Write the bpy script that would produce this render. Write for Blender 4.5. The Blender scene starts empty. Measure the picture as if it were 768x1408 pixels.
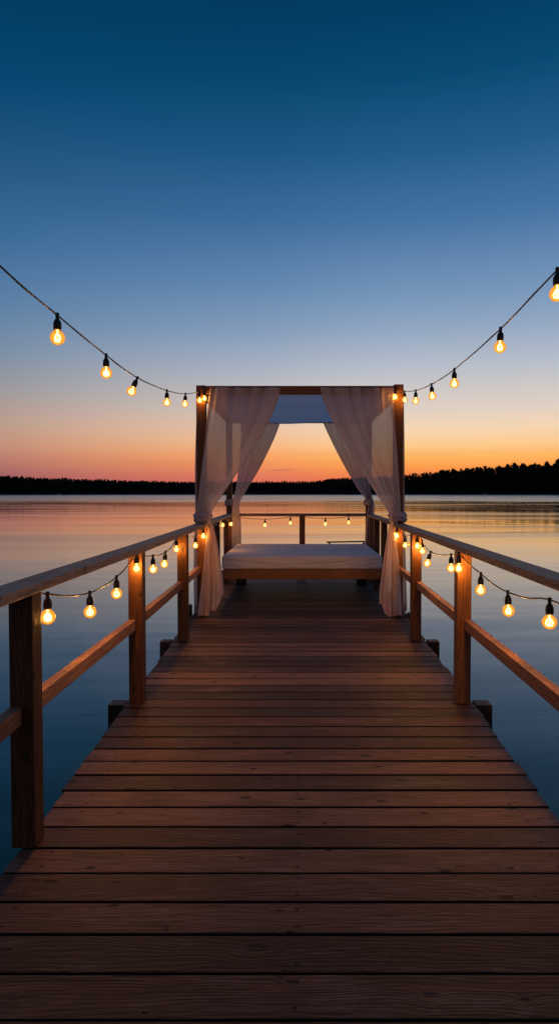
import bpy, bmesh, math, random
from mathutils import Vector, Matrix, noise as mnoise

random.seed(7)
R = random.Random(11)
scene = bpy.context.scene
COL = scene.collection
PI = math.pi

# ------------------------------------------------------------------ camera
F = 890.0            # focal length in pixels of the 768x1408 photograph
H = 1.5              # eye height above the deck
PITCH = math.atan(28 / F)
WATER_Z = -0.60
cam_d = bpy.data.cameras.new("camera")
cam = bpy.data.objects.new("camera", cam_d)
COL.objects.link(cam)
cam.location = (0, 0, H)
cam.rotation_euler = (PI / 2 - PITCH, 0, 0)
cam_d.sensor_fit = 'VERTICAL'
cam_d.sensor_height = 36.0
cam_d.lens = F / 1408 * 36.0
cam_d.shift_x = -26 / 1408
cam_d.clip_start = 0.05
cam_d.clip_end = 20000
scene.camera = cam


def P(px, py, d):
    """world point seen at photograph pixel (px, py) at distance d along the dock"""
    dx, dy = (px - 410) / F, -(py - 704) / F
    y = math.cos(PITCH) + dy * math.sin(PITCH)
    z = -math.sin(PITCH) + dy * math.cos(PITCH)
    k = d / y
    return Vector((dx * k, d, H + z * k))


# ------------------------------------------------------------------ nodes
def lin(c):
    def f(v):
        v /= 255.0
        return v / 12.92 if v <= 0.04045 else ((v + 0.055) / 1.055) ** 2.4
    return (f(c[0]), f(c[1]), f(c[2]), 1)


class G:
    def __init__(s, tree):
        s.t = tree
        s.n = tree.nodes
        s.l = tree.links

    def node(s, typ, **kw):
        n = s.n.new(typ)
        for k, v in kw.items():
            setattr(n, k, v)
        return n

    def put(s, sock, v):
        if isinstance(v, bpy.types.NodeSocket):
            s.l.new(v, sock)
        elif v is not None:
            sock.default_value = v

    def m(s, op, a, b=None, c=None, clamp=False):
        n = s.node('ShaderNodeMath', operation=op, use_clamp=clamp)
        s.put(n.inputs[0], a)
        s.put(n.inputs[1], b)
        s.put(n.inputs[2], c)
        return n.outputs[0]

    def rng(s, v, a, b, c=0.0, d=1.0, smooth=False):
        n = s.node('ShaderNodeMapRange', clamp=True)
        if smooth:
            n.interpolation_type = 'SMOOTHSTEP'
        s.put(n.inputs[0], v)
        for i, x in enumerate((a, b, c, d)):
            n.inputs[i + 1].default_value = x
        return n.outputs[0]

    def comb(s, x, y, z):
        n = s.node('ShaderNodeCombineXYZ')
        s.put(n.inputs[0], x); s.put(n.inputs[1], y); s.put(n.inputs[2], z)
        return n.outputs[0]

    def noise(s, vec, scale, detail=4, rough=0.55, dist=0.0):
        n = s.node('ShaderNodeTexNoise')
        s.put(n.inputs['Vector'], vec)
        n.inputs['Scale'].default_value = scale
        n.inputs['Detail'].default_value = detail
        n.inputs['Roughness'].default_value = rough
        n.inputs['Distortion'].default_value = dist
        return n.outputs[0]

    def mix(s, f, a, b, blend='MIX'):
        n = s.node('ShaderNodeMix', data_type='RGBA', blend_type=blend)
        s.put(n.inputs[0], f)
        s.put(n.inputs[6], a)
        s.put(n.inputs[7], b)
        return n.outputs[2]

    def ramp(s, f, stops, interp='LINEAR'):
        n = s.node('ShaderNodeValToRGB')
        r = n.color_ramp
        r.interpolation = interp
        while len(r.elements) < len(stops):
            r.elements.new(0.5)
        for e, (p, c) in zip(r.elements, stops):
            e.position = p
            e.color = c
        s.put(n.inputs[0], f)
        return n.outputs[0]

    def bump(s, h, strength, dist):
        n = s.node('ShaderNodeBump')
        n.inputs['Strength'].default_value = strength
        n.inputs['Distance'].default_value = dist
        s.put(n.inputs['Height'], h)
        return n.outputs[0]


def material(name):
    m = bpy.data.materials.new(name)
    m.use_nodes = True
    m.node_tree.nodes.clear()
    g = G(m.node_tree)
    out = g.node('ShaderNodeOutputMaterial')
    return m, g, out


def principled(g, out, color, rough, normal=None, spec=0.5, **kw):
    b = g.node('ShaderNodeBsdfPrincipled')
    g.put(b.inputs['Base Color'], color)
    g.put(b.inputs['Roughness'], rough)
    b.inputs['Specular IOR Level'].default_value = spec
    if normal is not None:
        g.put(b.inputs['Normal'], normal)
    for k, v in kw.items():
        g.put(b.inputs[k], v)
    g.l.new(b.outputs[0], out.inputs[0])
    return b


def wood(name, dark, mid, light, axis, knots=1.0, rough=(0.5, 0.75), grain=1.0, spec=0.35, bump=0.5, weather_gap_shade=0.0):
    """sawn timber with grain running along one axis, knots that push the grain aside, and drying cracks"""
    m, g, out = material(name)
    tc = g.node('ShaderNodeTexCoord')
    at = g.node('ShaderNodeAttribute', attribute_name='board')
    sp = g.node('ShaderNodeSeparateXYZ')
    g.l.new(tc.outputs['Object'], sp.inputs[0])
    ax = {'X': (0, 1, 2), 'Y': (1, 0, 2), 'Z': (2, 0, 1)}[axis]
    off = g.m('MULTIPLY', at.outputs['Fac'], 37.0)
    al = g.m('ADD', sp.outputs[ax[0]], off)
    ac = g.m('ADD', g.m('ADD', sp.outputs[ax[1]], g.m('MULTIPLY', sp.outputs[ax[2]], 0.71)), off)
    # knots
    vk = g.comb(g.m('MULTIPLY', al, 2.9), g.m('MULTIPLY', ac, 5.6), off)
    vo = g.node('ShaderNodeTexVoronoi')
    vo.voronoi_dimensions = '2D'
    g.l.new(vk, vo.inputs['Vector'])
    vo.inputs['Scale'].default_value = 1.0
    sc = g.node('ShaderNodeSeparateColor')
    g.l.new(vo.outputs['Color'], sc.inputs[0])
    kd = g.m('DIVIDE', vo.outputs['Distance'], g.m('ADD', 0.25, g.m('MULTIPLY', g.m('POWER', sc.outputs[0], 2.0), 1.3)))
    push = g.m('POWER', 2.718, g.m('MULTIPLY', g.m('POWER', g.m('DIVIDE', kd, 0.2), 2.0), -1.0))
    knot = g.rng(kd, 0.035, 0.10, 1.0, 0.0, True)
    # growth rings
    low = g.noise(g.comb(g.m('MULTIPLY', al, 0.9), g.m('MULTIPLY', ac, 5.0), off), 1.0, 3, 0.5)
    ph = g.m('ADD', g.m('MULTIPLY', ac, 62.0), g.m('ADD', g.m('MULTIPLY', low, 13.0), g.m('MULTIPLY', push, 2.0 * knots)))
    ring = g.m('ABSOLUTE', g.m('SINE', g.m('MULTIPLY', ph, PI)))
    ring = g.m('POWER', ring, 0.6)
    # fibre
    fib = g.noise(g.comb(g.m('MULTIPLY', al, 5.0), g.m('MULTIPLY', ac, 130.0), off), 1.0, 6, 0.72, 0.4)
    blot = g.noise(g.comb(g.m('MULTIPLY', al, 1.6), g.m('MULTIPLY', ac, 6.0), g.m('ADD', off, 4.0)), 1.0, 5, 0.6)
    v = g.m('ADD', g.m('MULTIPLY', ring, 0.30 * grain), g.m('ADD', g.m('MULTIPLY', g.rng(fib, 0.28, 0.72), 0.50), g.m('MULTIPLY', blot, 0.55)))
    v = g.m('ADD', v, g.m('MULTIPLY', g.m('SUBTRACT', at.outputs['Fac'], 0.5), 0.30 + 0.35 * weather_gap_shade))
    col = g.ramp(v, [(0.34, lin(dark)), (0.64, lin(mid)), (0.94, lin(light))])
    if weather_gap_shade:
        wn = g.noise(g.comb(g.m('MULTIPLY', al, 2.2), g.m('MULTIPLY', ac, 9.0), g.m('ADD', off, 14.0)), 1.0, 6, 0.7)
        wf = g.noise(g.comb(g.m('MULTIPLY', al, 14.0), g.m('MULTIPLY', ac, 240.0), g.m('ADD', off, 3.0)), 1.0, 3, 0.7)
        wm = g.m('MULTIPLY', g.rng(wn, 0.5, 0.72, 0.0, 1.0, True), g.rng(wf, 0.45, 0.65, 0.15, 1.0))
        col = g.mix(g.m('MULTIPLY', wm, weather_gap_shade), col, lin((168, 142, 130)))
        stain = g.noise(g.comb(g.m('MULTIPLY', al, 1.1), g.m('MULTIPLY', sp.outputs[1], 1.1), 6.0), 1.0, 5, 0.65)
        col = g.mix(g.rng(stain, 0.48, 0.30, 0.0, 0.55, True), col, lin((44, 28, 24)))
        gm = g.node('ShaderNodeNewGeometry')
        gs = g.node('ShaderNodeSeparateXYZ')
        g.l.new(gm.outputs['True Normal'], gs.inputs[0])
        col = g.mix(g.rng(gs.outputs[2], 0.85, 0.3, 0.0, 0.9), col, lin((16, 11, 9)))  # shade of the plank gaps, painted dark into sides and edges by normal
    # cracks along the grain
    cr = g.noise(g.comb(g.m('MULTIPLY', al, 1.3), g.m('ADD', g.m('MULTIPLY', ac, 55.0), g.m('MULTIPLY', push, 1.2)), g.m('ADD', off, 9.0)), 1.0, 2, 0.5)
    crack = g.rng(cr, 0.30, 0.26, 0.0, 1.0)
    dk = g.m('MAXIMUM', g.m('MULTIPLY', knot, 0.85 * knots), g.m('MULTIPLY', crack, 0.8))
    col = g.mix(dk, col, tuple(c * 0.18 for c in lin(dark)[:3]) + (1,))
    hgt = g.m('SUBTRACT', g.m('ADD', g.m('MULTIPLY', fib, 0.6), g.m('MULTIPLY', ring, 0.3)), g.m('MULTIPLY', dk, 0.9))
    rg = g.rng(g.m('ADD', g.m('MULTIPLY', blot, 0.6), g.m('MULTIPLY', fib, 0.4)), 0.3, 0.7, rough[0], rough[1])
    principled(g, out, col, rg, g.bump(hgt, bump, 0.004), spec)
    return m


def cloth(name, color, transp, transl, scale=1.0, ttint=None):
    m, g, out = material(name)
    tc = g.node('ShaderNodeTexCoord')
    n = g.noise(tc.outputs['Object'], 420 * scale, 2, 0.5)
    n2 = g.noise(tc.outputs['Object'], 7 * scale, 4, 0.6)
    col = g.mix(g.rng(n2, 0.3, 0.7, 0.0, 0.14), lin(color), tuple(c * 0.75 for c in lin(color)[:3]) + (1,))
    nm = g.bump(g.m('ADD', g.m('MULTIPLY', n, 0.3), n2), 0.35, 0.012)
    d = g.node('ShaderNodeBsdfDiffuse')
    t = g.node('ShaderNodeBsdfTranslucent')
    x = g.node('ShaderNodeBsdfTransparent')
    for b in (d, t):
        g.l.new(col, b.inputs['Color'])
        g.l.new(nm, b.inputs['Normal'])
    m1 = g.node('ShaderNodeMixShader')
    m1.inputs[0].default_value = transl
    g.l.new(d.outputs[0], m1.inputs[1]); g.l.new(t.outputs[0], m1.inputs[2])
    if ttint:
        x.inputs['Color'].default_value = lin(ttint)
    m2 = g.node('ShaderNodeMixShader')
    g.put(m2.inputs[0], g.m('ADD', transp, g.m('MULTIPLY', g.m('SUBTRACT', n, 0.5), transp * 0.5)))
    g.l.new(m1.outputs[0], m2.inputs[1]); g.l.new(x.outputs[0], m2.inputs[2])
    g.l.new(m2.outputs[0], out.inputs[0])
    return m


M_DECK = wood('deck_timber', (36, 20, 15), (79, 46, 34), (140, 100, 82), 'X', 1.0, (0.5, 0.72), 0.32, 0.3, 1.0, weather_gap_shade=0.5)
M_POST = wood('post_timber', (50, 30, 19), (92, 56, 34), (132, 88, 58), 'Z', 0.9, (0.5, 0.7), 1.0, 0.3, 0.5)
M_RAIL = wood('handrail_timber', (78, 58, 46), (128, 98, 80), (172, 140, 118), 'Y', 0.8, (0.5, 0.72), 0.9, 0.35, 0.5)
M_RAILX = wood('cross_rail_timber', (70, 48, 40), (104, 74, 60), (140, 106, 90), 'X', 0.8, (0.5, 0.72), 0.9, 0.35, 0.5)
M_LOW = wood('lower_rail_timber', (92, 60, 44), (138, 94, 70), (170, 124, 98), 'Y', 0.8, (0.5, 0.7), 0.9, 0.3, 0.5)
M_BEAM = wood('beam_timber', (60, 38, 26), (96, 62, 40), (130, 90, 62), 'X', 0.6, (0.5, 0.7), 0.9, 0.3, 0.4)
M_SIDE = wood('side_beam_timber', (56, 36, 25), (88, 58, 38), (120, 84, 58), 'Y', 0.6, (0.5, 0.7), 0.9, 0.3, 0.4)
M_PILE = wood('pile_timber', (34, 26, 22), (54, 40, 34), (78, 60, 50), 'Z', 0.6, (0.45, 0.7), 0.9, 0.3, 0.5)
M_BED = wood('bed_timber', (88, 54, 30), (132, 84, 48), (164, 112, 70), 'X', 0.9, (0.45, 0.65), 0.9, 0.3, 0.4)
M_SHEER = cloth('sheer_curtain_cloth', (248, 226, 216), 0.11, 0.66)
M_SHEERB = cloth('back_curtain_cloth', (222, 206, 206), 0.08, 0.55)
M_ROOF = cloth('canopy_cloth', (240, 238, 244), 0.0, 0.80)
M_LINEN = cloth('mattress_cover', (232, 222, 220), 0.0, 0.0, 0.6)

# dark plastic / cable / metal
def plain(name, color, rough, metal=0.0, spec=0.4, nscale=60):
    m, g, out = material(name)
    tc = g.node('ShaderNodeTexCoord')
    n = g.noise(tc.outputs['Object'], nscale, 4, 0.6)
    col = g.mix(n, tuple(c * 0.7 for c in lin(color)[:3]) + (1,), tuple(min(1, c * 1.3) for c in lin(color)[:3]) + (1,))
    principled(g, out, col, g.rng(n, 0.3, 0.7, rough - 0.08, rough + 0.08), g.bump(n, 0.15, 0.002), spec, Metallic=metal)
    return m


M_SOCKET = plain('socket_plastic', (20, 17, 16), 0.42)
M_CABLE = plain('cable_sheath', (44, 30, 25), 0.45)
M_NAIL = plain('rusty_nail', (30, 22, 20), 0.6, 0.4)
M_STEEL = plain('ladder_steel', (58, 56, 58), 0.35, 0.9)
M_BOATP = plain('boat_paint', (215, 212, 205), 0.4, nscale=4)
M_SHED = plain('shed_boards', (120, 108, 100), 0.7, nscale=3)
M_SHEDROOF = plain('shed_roof', (40, 34, 32), 0.7, nscale=3)

# bulbs: tinted glass that glows, and a hot filament inside
def bulb_mats():
    m, g, out = material('amber_bulb_glass')
    lw = g.node('ShaderNodeLayerWeight')
    lw.inputs[0].default_value = 0.35
    e = g.node('ShaderNodeEmission')
    g.l.new(g.ramp(lw.outputs['Facing'], [(0.0, (1.0, 0.46, 0.06, 1)), (0.35, (1.0, 0.36, 0.03, 1)), (1.0, (0.92, 0.22, 0.012, 1))]), e.inputs[0])
    e.inputs[1].default_value = 1.15
    t = g.node('ShaderNodeBsdfTransparent')
    t.inputs[0].default_value = (1.0, 0.86, 0.55, 1)
    gl = g.node('ShaderNodeBsdfGlossy')
    gl.inputs['Roughness'].default_value = 0.05
    mx = g.node('ShaderNodeMixShader')
    g.put(mx.inputs[0], g.rng(lw.outputs['Facing'], 0.30, 1.0, 0.86, 0.55, True))
    g.l.new(t.outputs[0], mx.inputs[1]); g.l.new(e.outputs[0], mx.inputs[2])
    fr = g.node('ShaderNodeFresnel')
    fr.inputs[0].default_value = 1.3
    m2 = g.node('ShaderNodeMixShader')
    g.put(m2.inputs[0], g.m('MULTIPLY', fr.outputs[0], 0.5))
    g.l.new(mx.outputs[0], m2.inputs[1]); g.l.new(gl.outputs[0], m2.inputs[2])
    g.l.new(m2.outputs[0], out.inputs[0])
    f, g, out = material('glowing_filament')
    e = g.node('ShaderNodeEmission')
    e.inputs[0].default_value = (1.0, 0.72, 0.30, 1)
    e.inputs[1].default_value = 40.0
    g.l.new(e.outputs[0], out.inputs[0])
    return m, f


M_GLASS, M_FIL = bulb_mats()

# ------------------------------------------------------------------ object helpers
def obj(name, bm, mat, parent=None, smooth=False, base=None):
    """link bm (in world coordinates) as one mesh; its origin goes to the parent's or the given base"""
    me = bpy.data.meshes.new(name)
    org = Vector(base) if base is not None else Vector((0, 0, 0))
    if parent is not None:
        org = wpos(parent)
    if org.length > 0:
        bmesh.ops.translate(bm, verts=bm.verts, vec=-org)
    bmesh.ops.recalc_face_normals(bm, faces=bm.faces)
    bm.to_mesh(me)
    bm.free()
    for p in me.polygons:
        p.use_smooth = smooth
    for mm in (mat if isinstance(mat, (list, tuple)) else [mat]):
        me.materials.append(mm)
    o = bpy.data.objects.new(name, me)
    COL.objects.link(o)
    if parent is not None:
        o.parent = parent
    else:
        o.location = org
    return o


def wpos(o):
    v = Vector((0, 0, 0))
    while o is not None:
        v = v + o.location
        o = o.parent
    return v


def tag(o, label, cat, group=None):
    o['label'] = label
    o['category'] = cat
    if group:
        o['group'] = group
    return o


def thing(name, label, cat, loc, group=None):
    o = bpy.data.objects.new(name, None)
    o.empty_display_size = 0.1
    COL.objects.link(o)
    o.location = loc
    return tag(o, label, cat, group)


def layer(bm):
    l = bm.verts.layers.float.get('board')
    return l if l else bm.verts.layers.float.new('board')


def box(bm, x0, x1, y0, y1, z0, z1, bev=0.004, seg=1, mat=0, rnd=None, jit=0.0):
    la = layer(bm)
    r = R.random() if rnd is None else rnd
    vs = [bm.verts.new((x + R.uniform(-jit, jit), y + R.uniform(-jit, jit), z + R.uniform(-jit, jit)))
          for x in (x0, x1) for y in (y0, y1) for z in (z0, z1)]
    fs = []
    for q in ((0, 1, 3, 2), (4, 6, 7, 5), (0, 4, 5, 1), (2, 3, 7, 6), (0, 2, 6, 4), (1, 5, 7, 3)):
        f = bm.faces.new([vs[i] for i in q])
        f.material_index = mat
        fs.append(f)
    if bev > 0:
        es = list({e for f in fs for e in f.edges})
        res = bmesh.ops.bevel(bm, geom=es, offset=bev, segments=seg, affect='EDGES', profile=0.6, clamp_overlap=True)
        vs = list({v for f in res['faces'] for v in f.verts} | {v for v in vs if v.is_valid})
        for f in res['faces']:
            f.material_index = mat
    for v in vs:
        v[la] = r
    return vs


def beam(bm, a, b, wx, wz, bev=0.004, rnd=None):
    """a squared timber from a to b (mainly along Y or X), wx wide across and wz tall"""
    la = layer(bm)
    r = R.random() if rnd is None else rnd
    a, b = Vector(a), Vector(b)
    d = (b - a).normalized()
    s = d.cross(Vector((0, 0, 1))).normalized()
    u = s.cross(d).normalized()
    vs = []
    for p in (a, b):
        for i, j in ((-1, -1), (1, -1), (1, 1), (-1, 1)):
            vs.append(bm.verts.new(p + s * (i * wx / 2) + u * (j * wz / 2)))
    fs = [bm.faces.new([vs[i] for i in q]) for q in
          ((0, 1, 2, 3), (7, 6, 5, 4), (0, 4, 5, 1), (1, 5, 6, 2), (2, 6, 7, 3), (3, 7, 4, 0))]
    es = list({e for f in fs for e in f.edges})
    res = bmesh.ops.bevel(bm, geom=es, offset=bev, segments=2, affect='EDGES', profile=0.6, clamp_overlap=True)
    for v in {v for f in res['faces'] for v in f.verts} | {v for v in vs if v.is_valid}:
        v[la] = r


def tube(bm, pts, r, n=8, cap=True, twist=0.0):
    pts = [Vector(p) for p in pts]
    rings = []
    for i, p in enumerate(pts):
        d = (pts[min(i + 1, len(pts) - 1)] - pts[max(i - 1, 0)]).normalized()
        ref = Vector((0, 0, 1)) if abs(d.z) < 0.9 else Vector((1, 0, 0))
        s = d.cross(ref).normalized()
        u = s.cross(d).normalized()
        rr = r(i / max(1, len(pts) - 1)) if callable(r) else r
        rings.append([bm.verts.new(p + (s * math.cos(2 * PI * k / n) + u * math.sin(2 * PI * k / n)) * rr) for k in range(n)])
    for a, b in zip(rings, rings[1:]):
        for k in range(n):
            bm.faces.new((a[k], a[(k + 1) % n], b[(k + 1) % n], b[k]))
    if cap:
        bm.faces.new(rings[0][::-1])
        bm.faces.new(rings[-1])


def lathe(bm, prof, n=20, c=(0, 0, 0)):
    rings = []
    for r, z in prof:
        if r < 1e-6:
            rings.append([bm.verts.new((c[0], c[1], c[2] + z))])
        else:
            rings.append([bm.verts.new((c[0] + r * math.cos(2 * PI * k / n), c[1] + r * math.sin(2 * PI * k / n), c[2] + z)) for k in range(n)])
    for a, b in zip(rings, rings[1:]):
        for k in range(n):
            k2 = (k + 1) % n
            if len(a) == 1 and len(b) == 1:
                continue
            if len(a) == 1:
                bm.faces.new((a[0], b[k2], b[k]))
            elif len(b) == 1:
                bm.faces.new((a[k], a[k2], b[0]))
            else:
                bm.faces.new((a[k], a[k2], b[k2], b[k]))


def spline(pts, n=10):
    """Catmull-Rom through pts"""
    pts = [Vector(p) for p in pts]
    q = [pts[0] * 2 - pts[1]] + pts + [pts[-1] * 2 - pts[-2]]
    out = []
    for i in range(1, len(q) - 2):
        p0, p1, p2, p3 = q[i - 1:i + 3]
        for k in range(n):
            t = k / n
            out.append(0.5 * ((2 * p1) + (p2 - p0) * t + (2 * p0 - 5 * p1 + 4 * p2 - p3) * t * t + (3 * p1 - p0 - 3 * p2 + p3) * t ** 3))
    out.append(pts[-1])
    return out


def interp(rows, t):
    """smooth interpolation of tuples keyed by their first entry (descending or ascending)"""
    for i in range(len(rows) - 1):
        a, b = rows[i], rows[i + 1]
        lo, hi = min(a[0], b[0]), max(a[0], b[0])
        if lo <= t <= hi:
            k = (t - a[0]) / (b[0] - a[0])
            p = rows[max(i - 1, 0)]
            q = rows[min(i + 2, len(rows) - 1)]
            res = []
            for j in range(1, len(a)):
                span = b[0] - a[0]
                m0 = (b[j] - p[j]) / ((b[0] - p[0]) or 1) * span
                m1 = (q[j] - a[j]) / ((q[0] - a[0]) or 1) * span
                d = b[j] - a[j]
                # keep the tangents monotone
                if d == 0:
                    m0 = m1 = 0
                else:
                    m0 = max(0, min(3, m0 / d)) * d
                    m1 = max(0, min(3, m1 / d)) * d
                h00 = 2 * k ** 3 - 3 * k * k + 1
                h10 = k ** 3 - 2 * k * k + k
                h01 = -2 * k ** 3 + 3 * k * k
                h11 = k ** 3 - k * k
                res.append(h00 * a[j] + h10 * m0 + h01 * b[j] + h11 * m1)
            return res
    return list((rows[0] if abs(t - rows[0][0]) < abs(t - rows[-1][0]) else rows[-1])[1:])


# ------------------------------------------------------------------ world
SUN_AZ = math.radians(15)      # to the right of the dock's axis
world = bpy.data.worlds.new("World")
scene.world = world
world.use_nodes = True
wt = world.node_tree
wt.nodes.clear()
g = G(wt)
wo = g.node('ShaderNodeOutputWorld')
bg = g.node('ShaderNodeBackground')
tc = g.node('ShaderNodeTexCoord')
sp = g.node('ShaderNodeSeparateXYZ')
g.l.new(tc.outputs['Generated'], sp.inputs[0])
X, Y, Z = sp.outputs
hz = g.m('SQRT', g.m('ADD', g.m('MULTIPLY', X, X), g.m('ADD', g.m('MULTIPLY', Y, Y), 1e-6)))
dot = g.m('DIVIDE', g.m('ADD', g.m('MULTIPLY', X, math.sin(SUN_AZ)), g.m('MULTIPLY', Y, math.cos(SUN_AZ))), hz)
K = 1 / 0.75
zz = g.m('MULTIPLY', g.m('MAXIMUM', Z, 0.0), K)
def stops(lst):
    return [(min(1, e * K), lin(c)) for e, c in lst]
top = [(0.66, (10, 58, 98)), (0.75, (40, 74, 112))]
warm = g.ramp(zz, stops([(0.0, (232, 108, 70)), (0.022, (244, 128, 74)), (0.038, (252, 158, 78)), (0.053, (255, 182, 96)), (0.071, (253, 203, 142)),
                         (0.094, (246, 213, 178)), (0.123, (224, 208, 194)), (0.185, (183, 190, 202)), (0.235, (148, 168, 194)), (0.283, (118, 150, 186)),
                         (0.373, (70, 116, 163)), (0.453, (34, 92, 137)), (0.524, (8, 74, 114)), (0.585, (2, 60, 98))] + top))
mid = g.ramp(zz, stops([(0.0, (214, 100, 86)), (0.024, (229, 122, 92)), (0.040, (243, 148, 92)), (0.055, (250, 166, 102)), (0.075, (246, 188, 140)),
                        (0.098, (234, 196, 168)), (0.13, (208, 194, 186)), (0.185, (170, 178, 193)), (0.24, (132, 156, 186)), (0.30, (98, 136, 176)),
                        (0.38, (62, 108, 155)), (0.46, (28, 86, 130)), (0.53, (6, 70, 109)), (0.59, (2, 58, 96))] + top))
cool = g.ramp(zz, stops([(0.0, (140, 88, 92)), (0.026, (160, 100, 102)), (0.045, (182, 122, 110)), (0.07, (192, 144, 124)), (0.0975, (184, 154, 140)),
                         (0.147, (150, 150, 156)), (0.196, (118, 140, 164)), (0.253, (90, 126, 164)), (0.333, (58, 106, 151)), (0.406, (38, 88, 132)),
                         (0.493, (4, 70, 112)), (0.567, (2, 59, 95))] + top))
anti = g.ramp(zz, stops([(0.0, (90, 84, 94)), (0.1, (128, 104, 110)), (0.25, (104, 100, 116)), (0.45, (62, 80, 106)), (0.6, (42, 72, 104)), (0.75, (38, 72, 108))]))
sky = g.mix(g.rng(dot, 0.955, 0.995), mid, warm)
sky = g.mix(g.rng(dot, 0.955, 0.76), sky, cool)
sky = g.mix(g.rng(dot, 0.70, -0.4, 0, 1, True), sky, anti)
# thin dusk cloud low in the glow: faint streaks, and one small streak close to the horizon
az = g.m('ARCTAN2', X, Y)
el = g.m('ARCSINE', Z)
st = g.noise(g.comb(g.m('MULTIPLY', az, 3.0), g.m('MULTIPLY', el, 75.0), 2.0), 1.0, 3, 0.5)
stf = g.m('MULTIPLY', g.rng(st, 0.48, 0.72, 0.0, 0.12, True), g.rng(el, 0.10, 0.03, 0.0, 1.0, True))
sky = g.mix(stf, sky, lin((190, 96, 96)))
wob = g.noise(g.comb(g.m('MULTIPLY', az, 90.0), g.m('MULTIPLY', el, 500.0), 0.0), 1.0, 3, 0.5)
ca = g.m('POWER', g.m('DIVIDE', g.m('ADD', az, 0.026), 0.017), 2.0)
ce = g.m('POWER', g.m('DIVIDE', g.m('ADD', g.m('SUBTRACT', el, 0.0332), g.m('ADD', g.m('MULTIPLY', g.m('ADD', az, 0.026), -0.04), g.m('MULTIPLY', g.m('SUBTRACT', wob, 0.5), 0.0022))), 0.0011), 2.0)
cl = g.m('POWER', 2.718, g.m('MULTIPLY', g.m('ADD', ca, ce), -1.0))
sky = g.mix(g.m('MULTIPLY', cl, 0.55), sky, lin((168, 84, 92)))
ns = g.node('ShaderNodeTexSky', sky_type='NISHITA')
ns.sun_disc = False
ns.sun_elevation = math.radians(-2.0)
ns.sun_rotation = SUN_AZ
ns.altitude = 100
sky = g.mix(1.0, sky, g.mix(1.0, ns.outputs[0], (0.004, 0.004, 0.004, 1), 'MULTIPLY'), 'ADD')
g.l.new(sky, bg.inputs[0])
bg.inputs[1].default_value = 1.0
g.l.new(bg.outputs[0], wo.inputs[0])

sl = bpy.data.lights.new("sun", 'SUN')
sl.energy = 0.03
sl.angle = math.radians(70)
sl.color = (1.0, 0.6, 0.32)
so = bpy.data.objects.new("sun", sl)
COL.objects.link(so)
so.rotation_euler = (math.radians(90 - 1.5), 0, -SUN_AZ + PI)

# ------------------------------------------------------------------ water and far shore
def water_mat():
    m, g, out = material('lake_water')
    tc = g.node('ShaderNodeTexCoord')
    sp = g.node('ShaderNodeSeparateXYZ')
    g.l.new(tc.outputs['Object'], sp.inputs[0])
    x, y = sp.outputs[0], sp.outputs[1]
    near = g.noise(g.comb(g.m('MULTIPLY', x, 0.35), g.m('MULTIPLY', y, 1.1), 0.0), 1.0, 3, 0.5, 0.6)
    far = g.noise(g.comb(g.m('MULTIPLY', x, 0.05), g.m('MULTIPLY', y, 0.16), 3.0), 1.0, 3, 0.5, 0.5)
    h = g.m('ADD', g.m('MULTIPLY', near, 0.009), g.m('MULTIPLY', far, 0.075))
    # a breeze-ruffled strip below the far shore
    edge = g.noise(g.comb(g.m('MULTIPLY', x, 0.012), g.m('MULTIPLY', y, 0.03), 7.0), 1.0, 4, 0.6)
    yy = g.m('ADD', y, g.m('MULTIPLY', g.m('SUBTRACT', edge, 0.5), 90.0))
    band = g.m('MULTIPLY', g.rng(yy, 125.0, 160.0, 0, 1, True), g.rng(yy, 620.0, 560.0, 0, 1, True))
    # long calm and ruffled lanes
    lane = g.noise(g.comb(g.m('MULTIPLY', x, 0.02), g.m('MULTIPLY', y, 0.12), 11.0), 1.0, 4, 0.6)
    rough = g.m('ADD', g.m('ADD', 0.055, g.rng(lane, 0.42, 0.68, 0.0, 0.09, True)), g.m('MULTIPLY', band, 0.17))
    deep = g.noise(g.comb(g.m('MULTIPLY', x, 0.05), g.m('MULTIPLY', y, 0.1), 5.0), 1.0, 2, 0.5)
    col = g.mix(deep, lin((16, 60, 66)), lin((26, 76, 80)))
    b = g.node('ShaderNodeBump')
    b.inputs['Strength'].default_value = 0.55
    b.inputs['Distance'].default_value = 1.0
    g.put(b.inputs['Height'], h)
    pb = principled(g, out, col, rough, b.outputs[0], 0.5)
    pb.inputs['IOR'].default_value = 1.5
    return m


def sheet(name, x0, x1, y0, y1, z, mat):
    bm = bmesh.new()
    vs = [bm.verts.new(p) for p in ((x0, y0, z), (x1, y0, z), (x1, y1, z), (x0, y1, z))]
    bm.faces.new(vs)
    o = obj(name, bm, mat)
    o['kind'] = 'structure'
    return o


sheet('lake_water', -6000, 6000, -3000, 9000, WATER_Z, water_mat())

def shore_y(x):
    return 452 + 0.10 * max(0, x) + 7 * math.sin(x * 0.013 + 1) + 4 * math.sin(x * 0.041)


M_BANK = plain('shore_soil', (40, 34, 28), 0.9, nscale=0.4)
bm = bmesh.new()
rows = []
for i in range(0, 161):
    x = -1600 + i * 20
    y0 = shore_y(x)
    hill = max(0.0, min(1.0, (x - 20) / 250))
    rows.append([bm.verts.new((x, y0 + dy, WATER_Z + dz + (mnoise.noise((x * 0.03, dy * 0.05, 0)) * 0.4 if dy > 0 else 0) + hill * hz2))
                 for dy, dz, hz2 in ((-2, -0.4, 0), (0, 0.12, 0), (6, 0.7, 0), (40, 1.8, 2.5), (140, 3.0, 4.0), (600, 4.0, 4.0), (5000, 5, 5))])
for a, b in zip(rows, rows[1:]):
    for k in range(len(a) - 1):
        bm.faces.new((a[k], b[k], b[k + 1], a[k + 1]))
o = obj('far_shore', bm, M_BANK, smooth=True)
o['kind'] = 'structure'


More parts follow.
